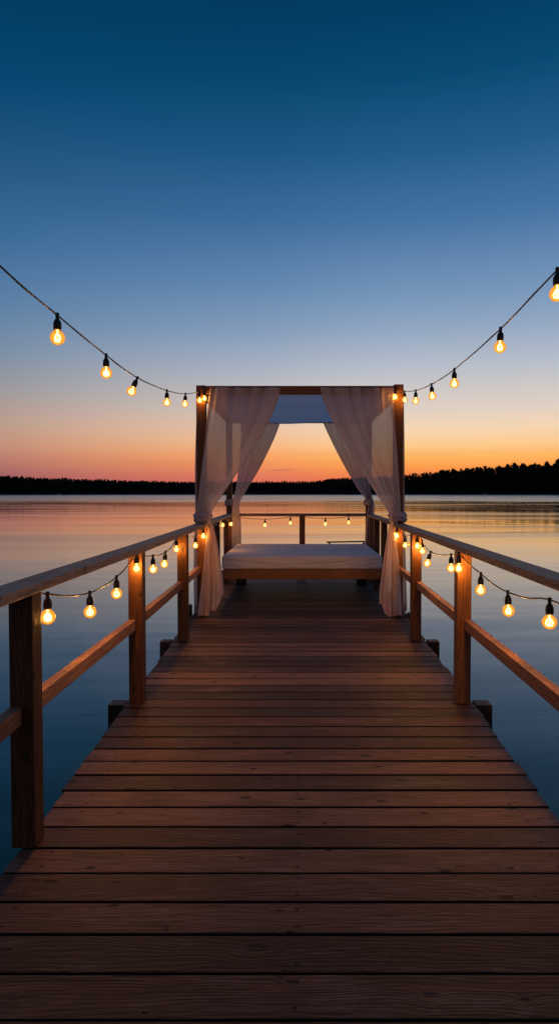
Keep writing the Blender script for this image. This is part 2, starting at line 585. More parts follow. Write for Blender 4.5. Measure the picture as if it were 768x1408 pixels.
def leaf_mat(name, a, b):
    m, g, out = material(name)
    tc = g.node('ShaderNodeTexCoord')
    n = g.noise(tc.outputs['Object'], 0.35, 4, 0.6)
    principled(g, out, g.mix(n, lin(a), lin(b)), 0.8, None, 0.2)
    return m


M_LEAF = leaf_mat('dusk_foliage', (18, 24, 20), (40, 46, 34))
M_BARK = plain('tree_bark', (44, 36, 32), 0.9, nscale=3)


def tree_tris(V, Fc, x, y, z, h, w, conifer, rg, n):
    """leaf clumps through the crown's volume as loose triangles"""
    for _ in range(n):
        t = rg.random() ** 0.8
        if conifer:
            env = (1 - t) ** 0.7 * (0.75 + 0.35 * abs(math.sin(t * 16 + x))) + 0.05
            zc = z + h * (0.10 + 0.90 * t)
        else:
            env = math.sqrt(max(0.02, 1 - (1.9 * t - 0.85) ** 2)) * (0.8 + 0.4 * mnoise.noise((x + t * 3, y, t * 5)))
            zc = z + h * (0.12 + 0.86 * t)
        a = rg.random() * 2 * PI
        r = w * env * math.sqrt(rg.random())
        c = Vector((x + r * math.cos(a), y + r * math.sin(a), zc))
        s = h * rg.uniform(0.04, 0.09)
        i = len(V)
        d1 = Vector((rg.gauss(0, 1), rg.gauss(0, 0.6), rg.gauss(0, 0.7))).normalized() * s
        d2 = Vector((rg.gauss(0, 1), rg.gauss(0, 0.6), rg.gauss(0, 0.9))).normalized() * s
        V += [c - d1, c + d1, c + d2 + (Vector((0, 0, s * 0.5)) if conifer else Vector((0, 0, 0)))]
        Fc.append((i, i + 1, i + 2))
    if conifer:   # leader
        i = len(V)
        V += [Vector((x - 0.25, y, z + h * 0.86)), Vector((x + 0.25, y, z + h * 0.86)), Vector((x, y, z + h * 1.0))]
        Fc.append((i, i + 1, i + 2))


def wood_top(px):
    """skyline of the far wood, in photograph pixels"""
    rows = [(-700, 655), (0, 654.5), (60, 657), (130, 659), (200, 661), (270, 662), (430, 661.5), (455, 658), (500, 656.5), (545, 654.5), (560, 653),
            (590, 649.5), (620, 646.5), (660, 643.5), (700, 641.5), (740, 638.5), (768, 637), (1500, 628)]
    return interp(rows, max(-700, min(1500, px)))[0]


V, Fc = [], []
rg = random.Random(3)
for row, (dy, n, k) in enumerate(((4, 40, 0.55), (9, 60, 0.82), (17, 85, 0.97), (24, 85, 0.99), (30, 85, 1.0))):
    x = -640.0
    while x < 620:
        y = shore_y(x) + dy + rg.uniform(-3, 3)
        px = 410 + F * x / y
        hill = max(0.0, min(1.0, (x - 20) / 250))
        zb = WATER_Z + 0.6 + hill * (0 if dy < 8 else 1.2)
        ht = (P(px, wood_top(px), y).z - zb)
        h = ht * k * (rg.uniform(0.88, 1.03) if x > 60 else rg.uniform(0.95, 1.01))
        con = rg.random() < (0.7 if x > 60 else 0.2)
        inview = -40 < px < 810
        tree_tris(V, Fc, x, y, zb, h, h * (rg.uniform(0.20, 0.28) if con else rg.uniform(0.26, 0.42)), con, rg, n if inview else int(n * 0.5))
        x += rg.uniform(1.4, 2.8) * (1.0 if inview else 1.7)
# dark undergrowth that closes the wood behind its edge
x = -640.0
prev = None
while x < 620:
    y = shore_y(x) + 20
    px = 410 + F * x / y
    ht = (P(px, wood_top(px), y).z) * (0.72 if x > 60 else 0.86) + rg.uniform(-0.5, 0.5)
    i = len(V)
    V += [Vector((x, y, WATER_Z)), Vector((x, y, ht))]
    if prev is not None:
        Fc.append((prev, i, i + 1, prev + 1))
    prev = i
    x += 2.0
me = bpy.data.meshes.new('far_wood')
me.from_pydata([tuple(v) for v in V], [], Fc)
me.materials.append(M_LEAF)
o = bpy.data.objects.new('far_wood', me)
COL.objects.link(o)
tag(o, 'dark wooded bank along the far shore of the lake', 'woodland')
o['kind'] = 'stuff'

# pines that stand out above the wood on the right
pine_lbl = 'dark pine standing out above the wood on the right shore'
for px, py, kw in ((607, 645.5, 0.2), (622, 644, 0.17), (655, 641.5, 0.2), (697, 638, 0.17), (706, 636.5, 0.15), (717, 637, 0.17), (731, 638, 0.19), (750, 634.5, 0.16), (766, 631.5, 0.2)):
    y = shore_y(90 + (px - 600) * 0.55) + 30
    b = P(px, 676, y)
    b.z = WATER_Z + 2.2
    tp = P(px, py + 1.6, y)
    h = tp.z - b.z
    t = thing('pine_tree', pine_lbl, 'tree', b, 'pines rising above the right shore')
    bm = bmesh.new()
    tube(bm, [b, b + Vector((0.1, 0, h * 0.5)), b + Vector((0, 0, h * 0.97))], lambda q: 0.28 * (1 - q) + 0.03, 7)
    obj('trunk', bm, M_BARK, t, True)
    V, Fc = [], []
    tree_tris(V, Fc, 0, 0, h * 0.25, h * 0.75, h * kw * 1.35, True, rg, 420)
    me = bpy.data.meshes.new('crown')
    me.from_pydata([tuple(v) for v in V], [], Fc)
    me.materials.append(M_LEAF)
    c = bpy.data.objects.new('crown', me)
    COL.objects.link(c)
    c.parent = t

# small pale boats drawn up under the far wood
def boat(px, d, L, label):
    c = P(px, 678, d)
    c.z = WATER_Z
    t = thing('rowing_boat', label, 'boat', c, None)
    bm = bmesh.new()
    secs = []
    for i in range(9):
        s = i / 8
        w = 0.55 * math.sin(PI * min(1, 0.22 + s * 0.78)) ** 0.7 * (L / 4)
        up = 0.42 + 0.22 * (2 * s - 0.8) ** 2
        x = (s - 0.5) * L
        secs.append([bm.verts.new(c + Vector((x, yy * w, zz))) for yy, zz in ((-1, up), (-0.8, 0.1), (0, -0.08), (0.8, 0.1), (1, up), (0.86, up - 0.02), (0.6, 0.14), (0, 0.04), (-0.6, 0.14), (-0.86, up - 0.02))])
    for a, b in zip(secs, secs[1:]):
        for k in range(10):
            bm.faces.new((a[k], a[(k + 1) % 10], b[(k + 1) % 10], b[k]))
    bm.faces.new(secs[0]); bm.faces.new(secs[-1][::-1])
    obj('hull', bm, M_BOATP, t, True)
    for s in (-0.2, 0.16):
        bm = bmesh.new()
        box(bm, c.x + s * L - 0.1, c.x + s * L + 0.1, c.y - 0.42, c.y + 0.42, c.z + 0.3, c.z + 0.34, 0.01)
        obj('bench', bm, M_BED, t)


boat(81, shore_y(-165) - 6, 3.2, 'tiny white boat below the low wood at far left of the lake')
boat(666, shore_y(130) - 4, 3.0, 'tiny pale boat below the tall wood on the right shore')

# ------------------------------------------------------------------ dock
def edge_l(y):
    return -(1.172 + 0.0245 * max(0.0, min(y, 7.8) - 3.0))


def edge_r(y):
    return 1.196 + 0.0245 * max(0.0, min(y, 7.8) - 3.0)


dock = thing('dock', 'long brown plank dock with dark gaps running out to the canopy bed', 'dock', (0, 1.8, 0))
bm = bmesh.new()
PW = 0.177
seam0 = 4.447
k0 = -31
y_end = 11.55
k = k0
while seam0 + k * PW < y_end:
    ya = seam0 + k * PW
    yb = ya + PW
    ym = (ya + yb) / 2
    gap = 0.0066 + R.uniform(-0.0012, 0.0022)
    xl = edge_l(ym) + R.uniform(-0.012, 0.010)
    xr = edge_r(ym) + R.uniform(-0.010, 0.014)
    tilt = R.uniform(-0.0035, 0.0035)
    rnd = R.random()
    vs = box(bm, xl, xr, ya + gap, yb - gap, -0.034, 0.0, 0.0045, 2, 0, rnd)
    sk = R.uniform(-0.0022, 0.0022)
    cup = R.uniform(-0.0015, 0.0015)
    for v in vs:
        v.co.y += sk * v.co.x
        v.co.z += tilt * (v.co.x / 1.2) * 0.6 + cup * ((v.co.y - ym) / (PW / 2))
    # nails: two per plank over each joist
    for xn in (-1.02, -0.006, 1.04):
        for yn in (ya + 0.042, yb - 0.042):
            xx, y2 = xn + R.uniform(-0.006, 0.006), yn + R.uniform(-0.006, 0.006)
            c = [bm.verts.new((xx + 0.0065 * math.cos(q * PI / 4) * 1.2, y2 + 0.0055 * math.sin(q * PI / 4), 0.0022 + tilt * xx * 0.5)) for q in range(8)]
            f = bm.faces.new(c)
            f.material_index = 1
    k += 1
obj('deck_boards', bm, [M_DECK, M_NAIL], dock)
y_start = seam0 + k0 * PW
for xj in (-1.02, -0.45, 0.0, 0.5, 1.04):
    bm = bmesh.new()
    box(bm, xj - 0.03, xj + 0.03, y_start, y_end, -0.20, -0.0365, 0.004)
    obj('joist', bm, M_SIDE, dock)
for s in (-1, 1):
    bm = bmesh.new()
    e0 = edge_l(3) if s < 0 else edge_r(3)
    e1 = edge_l(8) if s < 0 else edge_r(8)
    beam(bm, (e0 - s * 0.05, y_start, -0.125), (e0 - s * 0.05, 3.0, -0.125), 0.05, 0.17)
    beam(bm, (e0 - s * 0.05, 3.0, -0.125), (e1 - s * 0.05, 7.8, -0.125), 0.05, 0.17)
    beam(bm, (e1 - s * 0.05, 7.8, -0.125), (e1 - s * 0.05, y_end, -0.125), 0.05, 0.17)
    obj('edge_beam', bm, M_SIDE, dock)
for yp in (0.5, 2.70, 4.55, 6.47, 7.86, 9.5, 11.3):
    for s in (-1, 1):
        if yp == 2.70:
            continue
        e = edge_l(yp) if s < 0 else edge_r(yp)
        a, b = (e - 0.125, e - 0.012) if s < 0 else (e + 0.012, e + 0.125)
        bm = bmesh.new()
        box(bm, a, b, yp - 0.06, yp + 0.06, -2.2, 0.004 if yp < 7 else (0.12 if s < 0 else 0.02), 0.008, 2)
        obj('pile', bm, M_PILE, dock)

# ------------------------------------------------------------------ railings
RZ = 1.12
def xpost(s, d):
    return -1.128 - 0.0085 * (d - 2.7) - 0.026 * max(0, min(1, (4.4 - d) / 1.6)) if s < 0 else 1.148 + 0.0085 * (d - 2.7)


def post_bm(x, y, w, z0, z1, dpt=None):
    bm = bmesh.new()
    dp = dpt or w
    box(bm, x - w / 2, x + w / 2, y - dp / 2, y + dp / 2, z0, z1, 0.006, 2)
    return bm


PY = [2.725, 4.575, 6.50]
PAV_F, PAV_B = 7.80, 11.28
for s, nm in ((-1, 'left'), (1, 'right')):
    t = thing('railing', f'wooden railing with weathered flat handrail along the {nm} side of the dock', 'railing', (xpost(s, 2.7), 2.7, 0))
    ys = PY + [8.75 if s < 0 else 9.1, 9.42 if s < 0 else 10.0, 10.75]
    if s > 0:
        ys[0] = 2.60
    for y in ([0.85] + ys):
        w = 0.10 if y < 7 else 0.085
        obj('post', post_bm(xpost(s, y), y, w, 0.001, RZ - 0.042), M_POST, t)
    # handrail in lengths that meet on the posts
    xs = lambda y: xpost(s, y) + (0.008 if s < 0 else 0.012)
    bm = bmesh.new()
    cuts = ([0.3, 2.745, 4.60, 7.742] if s < 0 else [0.3, 4.60, 7.742])
    for a, b in zip(cuts, cuts[1:]):
        beam(bm, (xs(a), a + 0.0015, RZ - 0.021), (xs(b), b - 0.0015, RZ - 0.021), 0.128, 0.042, 0.006)
    beam(bm, (xs(7.9), 7.862, RZ - 0.021), (xs(11.2), 11.22, RZ - 0.021), 0.11, 0.042, 0.006)
    obj('handrail', bm, M_RAIL, t)
    for a, b in (((0.85, ys[0]), (ys[0], PY[1]), (PY[1], PY[2]), (PY[2], 7.79))):
        bm = bmesh.new()
        xo = 0.022 * s
        beam(bm, (xpost(s, a) + xo, a + 0.052, 0.565), (xpost(s, b) + xo, b - 0.052, 0.565), 0.05, 0.075, 0.005)
        obj('lower_rail', bm, M_LOW, t)

t = thing('railing', 'dark railing across the end of the dock behind the bed', 'railing', (0, 11.3, 0))
obj('post', post_bm(0.066, 11.3, 0.10, 0.001, RZ - 0.05), M_POST, t)
bm = bmesh.new()
box(bm, xpost(-1, 11.28) + 0.052, xpost(1, 11.28) - 0.052, 11.25, 11.35, RZ - 0.048, RZ, 0.006, 2)
obj('handrail', bm, M_RAILX, t)
for a, b in ((xpost(-1, 11.28) + 0.052, 0.014), (0.118, xpost(1, 11.28) - 0.052)):
    bm = bmesh.new()
    box(bm, a, b, 11.275, 11.325, 0.52, 0.585, 0.005, 2)
    obj('lower_rail', bm, M_RAILX, t)

# swimming ladder hooked over the dock's end
t = thing('swim_ladder', 'thin dark metal ladder rail showing just behind the mattress at right', 'ladder', (0.85, 11.6, 0))
bm = bmesh.new()
for x in (0.55, 1.16):
    tube(bm, spline([(x, 11.36, 0.02), (x, 11.36, 0.45), (x, 11.42, 0.55), (x, 11.52, 0.592), (x, 11.62, 0.51), (x, 11.64, 0.2), (x, 11.64, -1.3)], 6), 0.014, 8)
obj('side_rail', bm, M_STEEL, t, True)
bm = bmesh.new()
tube(bm, [(0.50, 11.52, 0.600), (1.18, 11.52, 0.612)], 0.013, 8)
obj('top_bar', bm, M_STEEL, t, True)
for z in (0.1, -0.2, -0.5, -0.8, -1.1):
    bm = bmesh.new()
    tube(bm, [(0.55, 11.64, z), (1.16, 11.64, z)], 0.013, 8)
    obj('rung', bm, M_STEEL, t, True)

# ------------------------------------------------------------------ pavilion frame
pav = thing('pavilion', 'four post timber canopy frame with pale cloth roof over the bed', 'canopy', (0, 7.8, 0))
XL, XR = -1.160, 1.194
ZT = 2.765
for x, y, zt, w in ((XL, PAV_F, ZT, 0.112), (XR, PAV_F, ZT + 0.012, 0.112), (xpost(-1, 11.28), PAV_B, 2.80, 0.10), (xpost(1, 11.28), PAV_B, 2.80, 0.10)):
    obj('post', post_bm(x, y, w, 0.001, zt), M_POST, pav)
bm = bmesh.new()
box(bm, XL + 0.058, XR - 0.058, PAV_F - 0.045, PAV_F + 0.045, ZT - 0.100, ZT - 0.004, 0.005, 2)
obj('beam', bm, M_BEAM, pav)
bm = bmesh.new()
box(bm, xpost(-1, 11.28) + 0.052, xpost(1, 11.28) - 0.052, PAV_B - 0.045, PAV_B + 0.045, 2.69, 2.79, 0.005, 2)
obj('beam', bm, M_BEAM, pav)
for s, x in ((-1, XL), (1, XR)):
    bm = bmesh.new()
    beam(bm, (x, PAV_F + 0.058, ZT - 0.052), (xpost(s, 11.28), PAV_B - 0.052, 2.74), 0.08, 0.095, 0.005)
    obj('side_beam', bm, M_SIDE, pav)
# cloth roof slung between the beams
bm = bmesh.new()
NU, NV = 46, 60
gr = []
for j in range(NV + 1):
    v = j / NV
    row = []
    for i in range(NU + 1):
        u = i / NU
        x = -1.09 + u * 2.21
        y = PAV_F + 0.05 + v * (PAV_B - PAV_F - 0.10)
        sag = 0.075 * math.sin(PI * v) * math.sin(PI * u) ** 0.5 + 0.02 * math.sin(PI * u) ** 0.4
        fold = 0.028 * math.sin(v * 21 + 1.5 * math.sin(u * 4)) * math.sin(PI * u) ** 0.5 + 0.012 * mnoise.noise((u * 4, v * 7, 2.0))
        row.append(bm.verts.new((x, y, ZT - 0.062 - sag + fold * 0.7)))
    gr.append(row)
for a, b in zip(gr, gr[1:]):
    for i in range(NU):
        bm.faces.new((a[i], a[i + 1], b[i + 1], b[i]))
obj('roof_cloth', bm, M_ROOF, pav, True)

# ------------------------------------------------------------------ curtains
def px_rows(rows, d):
    """(pixel row, left, right) seen at distance d -> (z, x_left, x_right)"""
    out = []
    for py, a, b in rows:
        A, B = P(a, py, d), P(b, py, d)
        out.append((A.z, A.x, B.x))
    return out


def drape(rows, yc, folds, amp, hem, seed, nu=90, nv=130, top_wave=0.0):
    """hanging cloth: rows (z, xl, xr) from top to bottom; folds run down the cloth; amp(z) is their depth, yc(z) the cloth's plane"""
    bm = bmesh.new()
    zt, zb = rows[0][0], rows[-1][0]
    rr = random.Random(seed)
    ph = [rr.uniform(0, 6.28) for _ in range(6)]
    gr = []
    for j in range(nv + 1):
        v = j / nv
        row = []
        for i in range(nu + 1):
            u = i / nu
            zh = zb + hem(u)
            z = zt + (zh - zt) * v
            xl, xr = interp(rows, max(zb, min(zt, z)))
            # folds gather unevenly
            uu = u + 0.025 * math.sin(u * 2 * PI * 3 + ph[0]) + 0.10 * mnoise.noise((u * 2.6, v * 0.7, seed * 1.7))
            w = math.sin(uu * 2 * PI * folds + ph[1] + 0.5 * math.sin(v * 3 + ph[2]))
            w2 = math.sin(uu * 2 * PI * folds * 2.1 + ph[3] + v * 1.2) * 0.35
            a = amp(z)
            x = xl + (xr - xl) * u + 0.25 * a * math.cos(uu * 2 * PI * folds + ph[4]) * min(1, 6 * u * (1 - u))
            y = yc(z) + a * (w + w2) + 0.012 * mnoise.noise((x * 3 + seed, z * 2.2, seed))
            zz = z + (top_wave * (math.cos(u * 2 * PI * 4.5) * 0.5 - 0.5) * max(0, 1 - v * 12) if top_wave else 0)
            a2 = mnoise.noise((u * 7 + z * 2.0, z * 1.1, seed)) * 0.010
            row.append(bm.verts.new((x, y + a2, zz)))
        gr.append(row)
    for a, b in zip(gr, gr[1:]):
        for i in range(nu):
            bm.faces.new((a[i], a[i + 1], b[i + 1], b[i]))
    # turned-over hems down both edges and along the foot
    hw = max(2, nu // 26)
    off = Vector((0, 0.004, 0))
    for lo, hi in ((0, hw), (nu - hw, nu)):
        h2 = [[bm.verts.new(r[i].co + off) for i in range(lo, hi + 1)] for r in gr]
        for a, b in zip(h2, h2[1:]):
            for i in range(hi - lo):
                bm.faces.new((a[i], a[i + 1], b[i + 1], b[i]))
    h2 = [[bm.verts.new(v.co + off) for v in r[hw:nu - hw + 1]] for r in gr[-4:]]
    for a, b in zip(h2, h2[1:]):
        for i in range(len(a) - 1):
            bm.faces.new((a[i], a[i + 1], b[i + 1], b[i]))
    return bm


def tie_bm(c, rx, ry, h, seed, thick=0.024):
    """a soft knotted band of cloth around a post"""
    bm = bmesh.new()
    n, k = 56, 26
    rings = []
    for i in range(n):
        a = 2 * PI * i / n
        ring = []
        for j in range(k):
            b = 2 * PI * j / k
            wr = 0.95 + 0.5 * mnoise.noise((math.cos(a) * 2.2 + seed, math.sin(a) * 2.2, math.sin(b) * 1.5)) + 0.28 * math.sin(6 * b + 2 * math.sin(a + seed)) + 0.7 * math.exp(-((a - 5.3 + seed * 0.1) / 0.3) ** 2)
            r = thick * math.cos(b) * wr
            z = h / 2 * math.sin(b) * (1 + 0.25 * mnoise.noise((a * 1.5, seed, 1))) + 0.012 * math.sin(a + seed)
            ring.append(bm.verts.new((c[0] + (rx + r) * math.cos(a), c[1] + (ry + r) * math.sin(a), c[2] + z)))
        rings.append(ring)
    for i in range(n):
        A, B = rings[i], rings[(i + 1) % n]
        for j in range(k):
            bm.faces.new((A[j], A[(j + 1) % k], B[(j + 1) % k], B[j]))
    return bm


def sstep(a, b, t):
    t = max(0, min(1, (t - a) / (b - a)))
    return t * t * (3 - 2 * t)


DF = 7.70
zrow = lambda py, d: P(400, py, d).z
tieF = zrow(711, DF)
def ampF(z):
    return 0.010 + 0.020 * sstep(0, 0.9, abs(z - tieF)) if z > tieF else 0.014 + 0.024 * sstep(0, 0.8, tieF - z)


def ycF(z):
    if z > tieF:
        return 7.715 - 0.005 - 0.03 * sstep(2.6, 1.8, z)
    return 7.685 - 0.05 * sstep(1.15, 0.7, z)


left_rows = [(533, 288, 385), (545, 287, 382.5), (560, 285.5, 377.5), (590, 283, 363.5), (620, 280, 346), (650, 276.5, 326), (680, 273, 306), (700, 271, 293),
             (710, 270.5, 290), (718, 277, 291), (726, 285, 294), (742, 283.5, 298), (770, 281, 303), (800, 278, 307), (820, 275.5, 308), (845, 272, 307)]
right_rows = [(533, 440, 541), (545, 442.5, 541), (560, 448, 541), (590, 463, 542.5), (620, 480, 544.5), (650, 498, 546.5), (680, 517, 548.5), (700, 530, 549.5),
              (710, 535, 550), (718, 535.5, 546), (726, 533, 543.5), (742, 530, 544), (770, 525.5, 546), (800, 521.5, 548.5), (820, 520, 549), (845, 521, 550)]
px1 = 1 / (F / DF)

def curtain(name_lbl, rows, d, yc, folds, amp, hem, seed, mat, tie, nu=90, nv=130, top_wave=0.0):
    pr = px_rows(rows, d)
    base = Vector(((pr[-1][1] + pr[-1][2]) / 2, d, 0))
    t = thing('curtain', name_lbl, 'curtain', base)
    obj('drape', drape(pr, yc, folds, amp, hem, seed, nu, nv, top_wave), mat, t, True)
    if tie:
        obj('tieback', tie_bm(*tie), M_SHEERB if mat is M_SHEERB else M_TIE, t, True)
    return t


M_TIE = cloth('tieback_cloth', (215, 196, 198), 0.0, 0.3)
curtain('sheer pale curtain tied to the front left post of the canopy', left_rows, DF, ycF, 4.5, ampF,
        lambda u: (0.0 + (0.0 if u < 0.45 else 0.06) + 0.20 * sstep(0.72, 1.0, u)), 2, M_SHEER,
        ((XL + 0.012, 7.79, tieF), 0.088, 0.115, 0.12, 1.0))
curtain('sheer pale curtain tied to the front right post of the canopy', right_rows, DF, ycF, 4, ampF,
        lambda u: (0.14 * sstep(0.35, 0.0, u) + 0.01 * math.sin(u * 9)), 5, M_SHEER,
        ((XR - 0.002, 7.79, tieF), 0.090, 0.115, 0.12, 4.0))

DB = 11.22
tieB = zrow(691, DB)
def ampB(z):
    return 0.012 + 0.03 * sstep(0, 0.9, abs(z - tieB))


bl = [(575, 331, 387), (600, 331, 378), (630, 329, 364), (650, 327, 353.5), (672, 324, 340), (690, 319, 330), (698, 318.5, 329), (715, 318.5, 331), (750, 318, 331.5), (794, 317, 332)]
br = [(575, 441, 503), (600, 452, 503), (630, 467, 504), (650, 478, 506), (672, 491, 508.5), (690, 504, 513), (698, 505, 514.5), (715, 503, 513), (750, 501, 513), (794, 500, 514)]
curtain('greyish curtain tied to the back left post behind the bed', bl, DB, lambda z: 11.19, 5, ampB, lambda u: 0.01 * math.sin(u * 8), 8, M_SHEERB,
        ((xpost(-1, 11.28) + 0.005, 11.27, tieB), 0.062, 0.10, 0.11, 2.0), 70, 90)
curtain('greyish curtain tied to the back right post behind the bed', br, DB, lambda z: 11.19, 5, ampB, lambda u: 0.01 * math.sin(u * 8), 9, M_SHEERB,
        ((xpost(1, 11.28) - 0.005, 11.27, tieB), 0.062, 0.10, 0.11, 3.0), 70, 90)
# side curtains gathered on the outer faces of the front posts
def ampS(z):
    return 0.012 + 0.02 * sstep(0, 0.7, abs(z - tieF))


sl_rows = [(541, 271.5, 276), (580, 270, 276), (640, 268.5, 276), (700, 268.5, 275), (712, 269, 275), (726, 267.5, 274), (770, 266.5, 274), (845, 267.5, 276)]
sr_rows = [(541, 550.5, 554.5), (580, 550, 555), (640, 549, 556), (700, 549, 556.5), (712, 549, 556), (726, 549, 556.5), (770, 549, 558), (845, 549, 560)]
curtain('narrow gathered curtain on the outer side of the front left post', sl_rows, 7.92, lambda z: 7.93, 2.5, ampS, lambda u: 0.08 * u, 12, M_SHEERB, None, 30, 90)
curtain('narrow gathered curtain on the outer side of the front right post', sr_rows, 7.92, lambda z: 7.93, 2.5, ampS, lambda u: 0.05 * u, 13, M_SHEERB, None, 30, 90)

# ------------------------------------------------------------------ bed
bed = thing('daybed', 'wide low wooden daybed with white mattress under the canopy', 'bed', (0, 9.8, 0))
BX0, BX1, BY0, BY1 = -1.035, 1.135, 8.84, 10.85
bm = bmesh.new()
box(bm, BX0, BX1, BY0, BY0 + 0.045, 0.300, 0.432, 0.006, 2)
obj('front_board', bm, M_BED, bed)
for a in (BX0, BX1 - 0.045):
    bm = bmesh.new()
    box(bm, a, a + 0.045, BY0 + 0.047, BY1, 0.302, 0.43, 0.006, 2)
    obj('side_board', bm, M_SIDE, bed)
bm = bmesh.new()
box(bm, BX0 + 0.047, BX1 - 0.047, BY0 + 0.05, BY1, 0.34, 0.40, 0.004)
obj('slat_base', bm, M_SIDE, bed)
for x in (BX0 + 0.03, BX1 - 0.19):
    bm = bmesh.new()
    box(bm, x, x + 0.16, BY1 - 0.42, BY1 - 0.26, 0.001, 0.338, 0.006, 2)
    obj('leg', bm, M_PILE, bed)
# mattress: rounded slab with a wrinkled fitted cover
bm = bmesh.new()
nx, ny, nz = 110, 70, 16
mx0, mx1, my0, my1, mz0, mz1 = BX0 - 0.012, BX1 + 0.012, BY0 - 0.012, BY1, 0.434, 0.622
cxm, cym, czm = (mx0 + mx1) / 2, (my0 + my1) / 2, (mz0 + mz1) / 2
hx, hy, hzz = (mx1 - mx0) / 2, (my1 - my0) / 2, (mz1 - mz0) / 2
cache = {}
def mv(i, j, k):
    key = (i, j, k)
    if key in cache:
        return cache[key]
    p = Vector(((2 * i / nx - 1) * hx, (2 * j / ny - 1) * hy, (2 * k / nz - 1) * hzz))
    rad = 0.03
    q = Vector((max(-hx + rad, min(hx - rad, p.x)), max(-hy + rad, min(hy - rad, p.y)), max(-hzz + rad, min(hzz - rad, p.z))))
    d = p - q
    if d.length > 1e-6:
        p = q + d.normalized() * rad if d.length > rad * 0.98 else p
    w = Vector((cxm, cym, czm)) + p
    top = 1.0 if k == nz else 0.0
    # sagging swags on the front of the cover, creases on top
    if j == 0:
        s = (w.x - cxm) / hx
        zf = (w.z - mz0) / (mz1 - mz0)
        wr = mnoise.noise((s * 2.2 + 2, (zf + 0.5 * math.cos(s * 2.0)) * 5.5, 1.7)) * 0.014 + mnoise.noise((s * 7, zf * 11 + math.sin(s * 5) * 1.5, 4.0)) * 0.006
        w.y -= wr * min(1, 4 * zf) * min(1, 5 * (1 - zf) + 0.2)
    if top:
        w.z += 0.010 * mnoise.noise((w.x * 1.6, w.y * 1.8, 3.1)) + 0.005 * mnoise.noise((w.x * 5, w.y * 14, 5.1)) - 0.012 * math.exp(-((w.x - 0.25) / 0.8) ** 2 - ((w.y - 9.5) / 0.4) ** 2)
    v = bm.verts.new(w)
    cache[key] = v
    return v


for (A, B, fn) in ((nx, ny, lambda a, b: (a, b, nz)), (nx, ny, lambda a, b: (a, b, 0)), (nx, nz, lambda a, b: (a, 0, b)),
                   (nx, nz, lambda a, b: (a, ny, b)), (ny, nz, lambda a, b: (0, a, b)), (ny, nz, lambda a, b: (nx, a, b))):
    for a in range(A):
        for b in range(B):
            bm.faces.new((mv(*fn(a, b)), mv(*fn(a + 1, b)), mv(*fn(a + 1, b + 1)), mv(*fn(a, b + 1))))
obj('mattress', bm, M_LINEN, bed, True)

# ------------------------------------------------------------------ string lights
def bulb_proto():
    bm = bmesh.new()
    c, r = -0.102, 0.0335
    prof = [(0.0125, -0.066), (0.0135, -0.071)]
    for i in range(3, 17):
        a = PI * (1 - i / 16)
        prof.append((r * math.sin(a) if i < 16 else 0.0, c - r * math.cos(PI - a) if False else c + r * math.cos(i / 16 * PI)))
    lathe(bm, prof, 22)
    gl = bpy.data.meshes.new('bulb')
    bmesh.ops.recalc_face_normals(bm, faces=bm.faces)
    bm.to_mesh(gl); bm.free()
    gl.materials.append(M_GLASS)
    bm = bmesh.new()
    lathe(bm, [(0.0, 0.012), (0.007, 0.011), (0.0095, 0.006), (0.0085, -0.006), (0.0075, -0.014), (0.0115, -0.021), (0.0165, -0.030), (0.0185, -0.040),
               (0.0188, -0.056), (0.0175, -0.060), (0.0175, -0.067), (0.0, -0.067)], 18)
    sk = bpy.data.meshes.new('socket')
    bmesh.ops.recalc_face_normals(bm, faces=bm.faces)
    bm.to_mesh(sk); bm.free()
    sk.materials.append(M_SOCKET)
    bm = bmesh.new()
    # a stem and four hairpin loops of filament
    tube(bm, [(0, 0, -0.066), (0, 0, -0.088)], 0.0035, 6)
    for q in range(4):
        a = q * PI / 2 + 0.3
        e = Vector((math.cos(a), math.sin(a), 0))
        tube(bm, spline([Vector((0, 0, -0.086)), e * 0.009 + Vector((0, 0, -0.093)), e * 0.0145 + Vector((0, 0, -0.107)), e * 0.008 + Vector((0, 0, -0.119)), Vector((0, 0, -0.110))], 5), 0.0036, 6)
    fl = bpy.data.meshes.new('filament')
    bm.to_mesh(fl); bm.free()
    fl.materials.append(M_FIL)
    for me in (gl, sk, fl):
        for p in me.polygons:
            p.use_smooth = True
    return gl, sk, fl


ME_GL, ME_SK, ME_FL = bulb_proto()
LAMP = {}
def lamp(power):
    if power not in LAMP:
        l = bpy.data.lights.new('bulb_light', 'POINT')
        l.energy = power
        l.color = (1.0, 0.47, 0.11)
        l.shadow_soft_size = 0.0155
        LAMP[power] = l
    return LAMP[power]


def add_bulb(root, p, tilt=(0, 0), power=1.0):
    b = bpy.data.objects.new('bulb', ME_GL)
    COL.objects.link(b)
    b.parent = root
    b.location = Vector(p) - root.location
    b.rotation_euler = (tilt[0], tilt[1], R.uniform(0, 6))
    if tilt != (0, 0):
        b.rotation_euler[2] = 0
    for nm, me in (('socket', ME_SK), ('filament', ME_FL)):
        o = bpy.data.objects.new(nm, me)
        COL.objects.link(o)
        o.parent = b
    l = bpy.data.objects.new('bulb_light', lamp(power))
    COL.objects.link(l)
    l.parent = b
    l.location = (0, 0, -0.104)


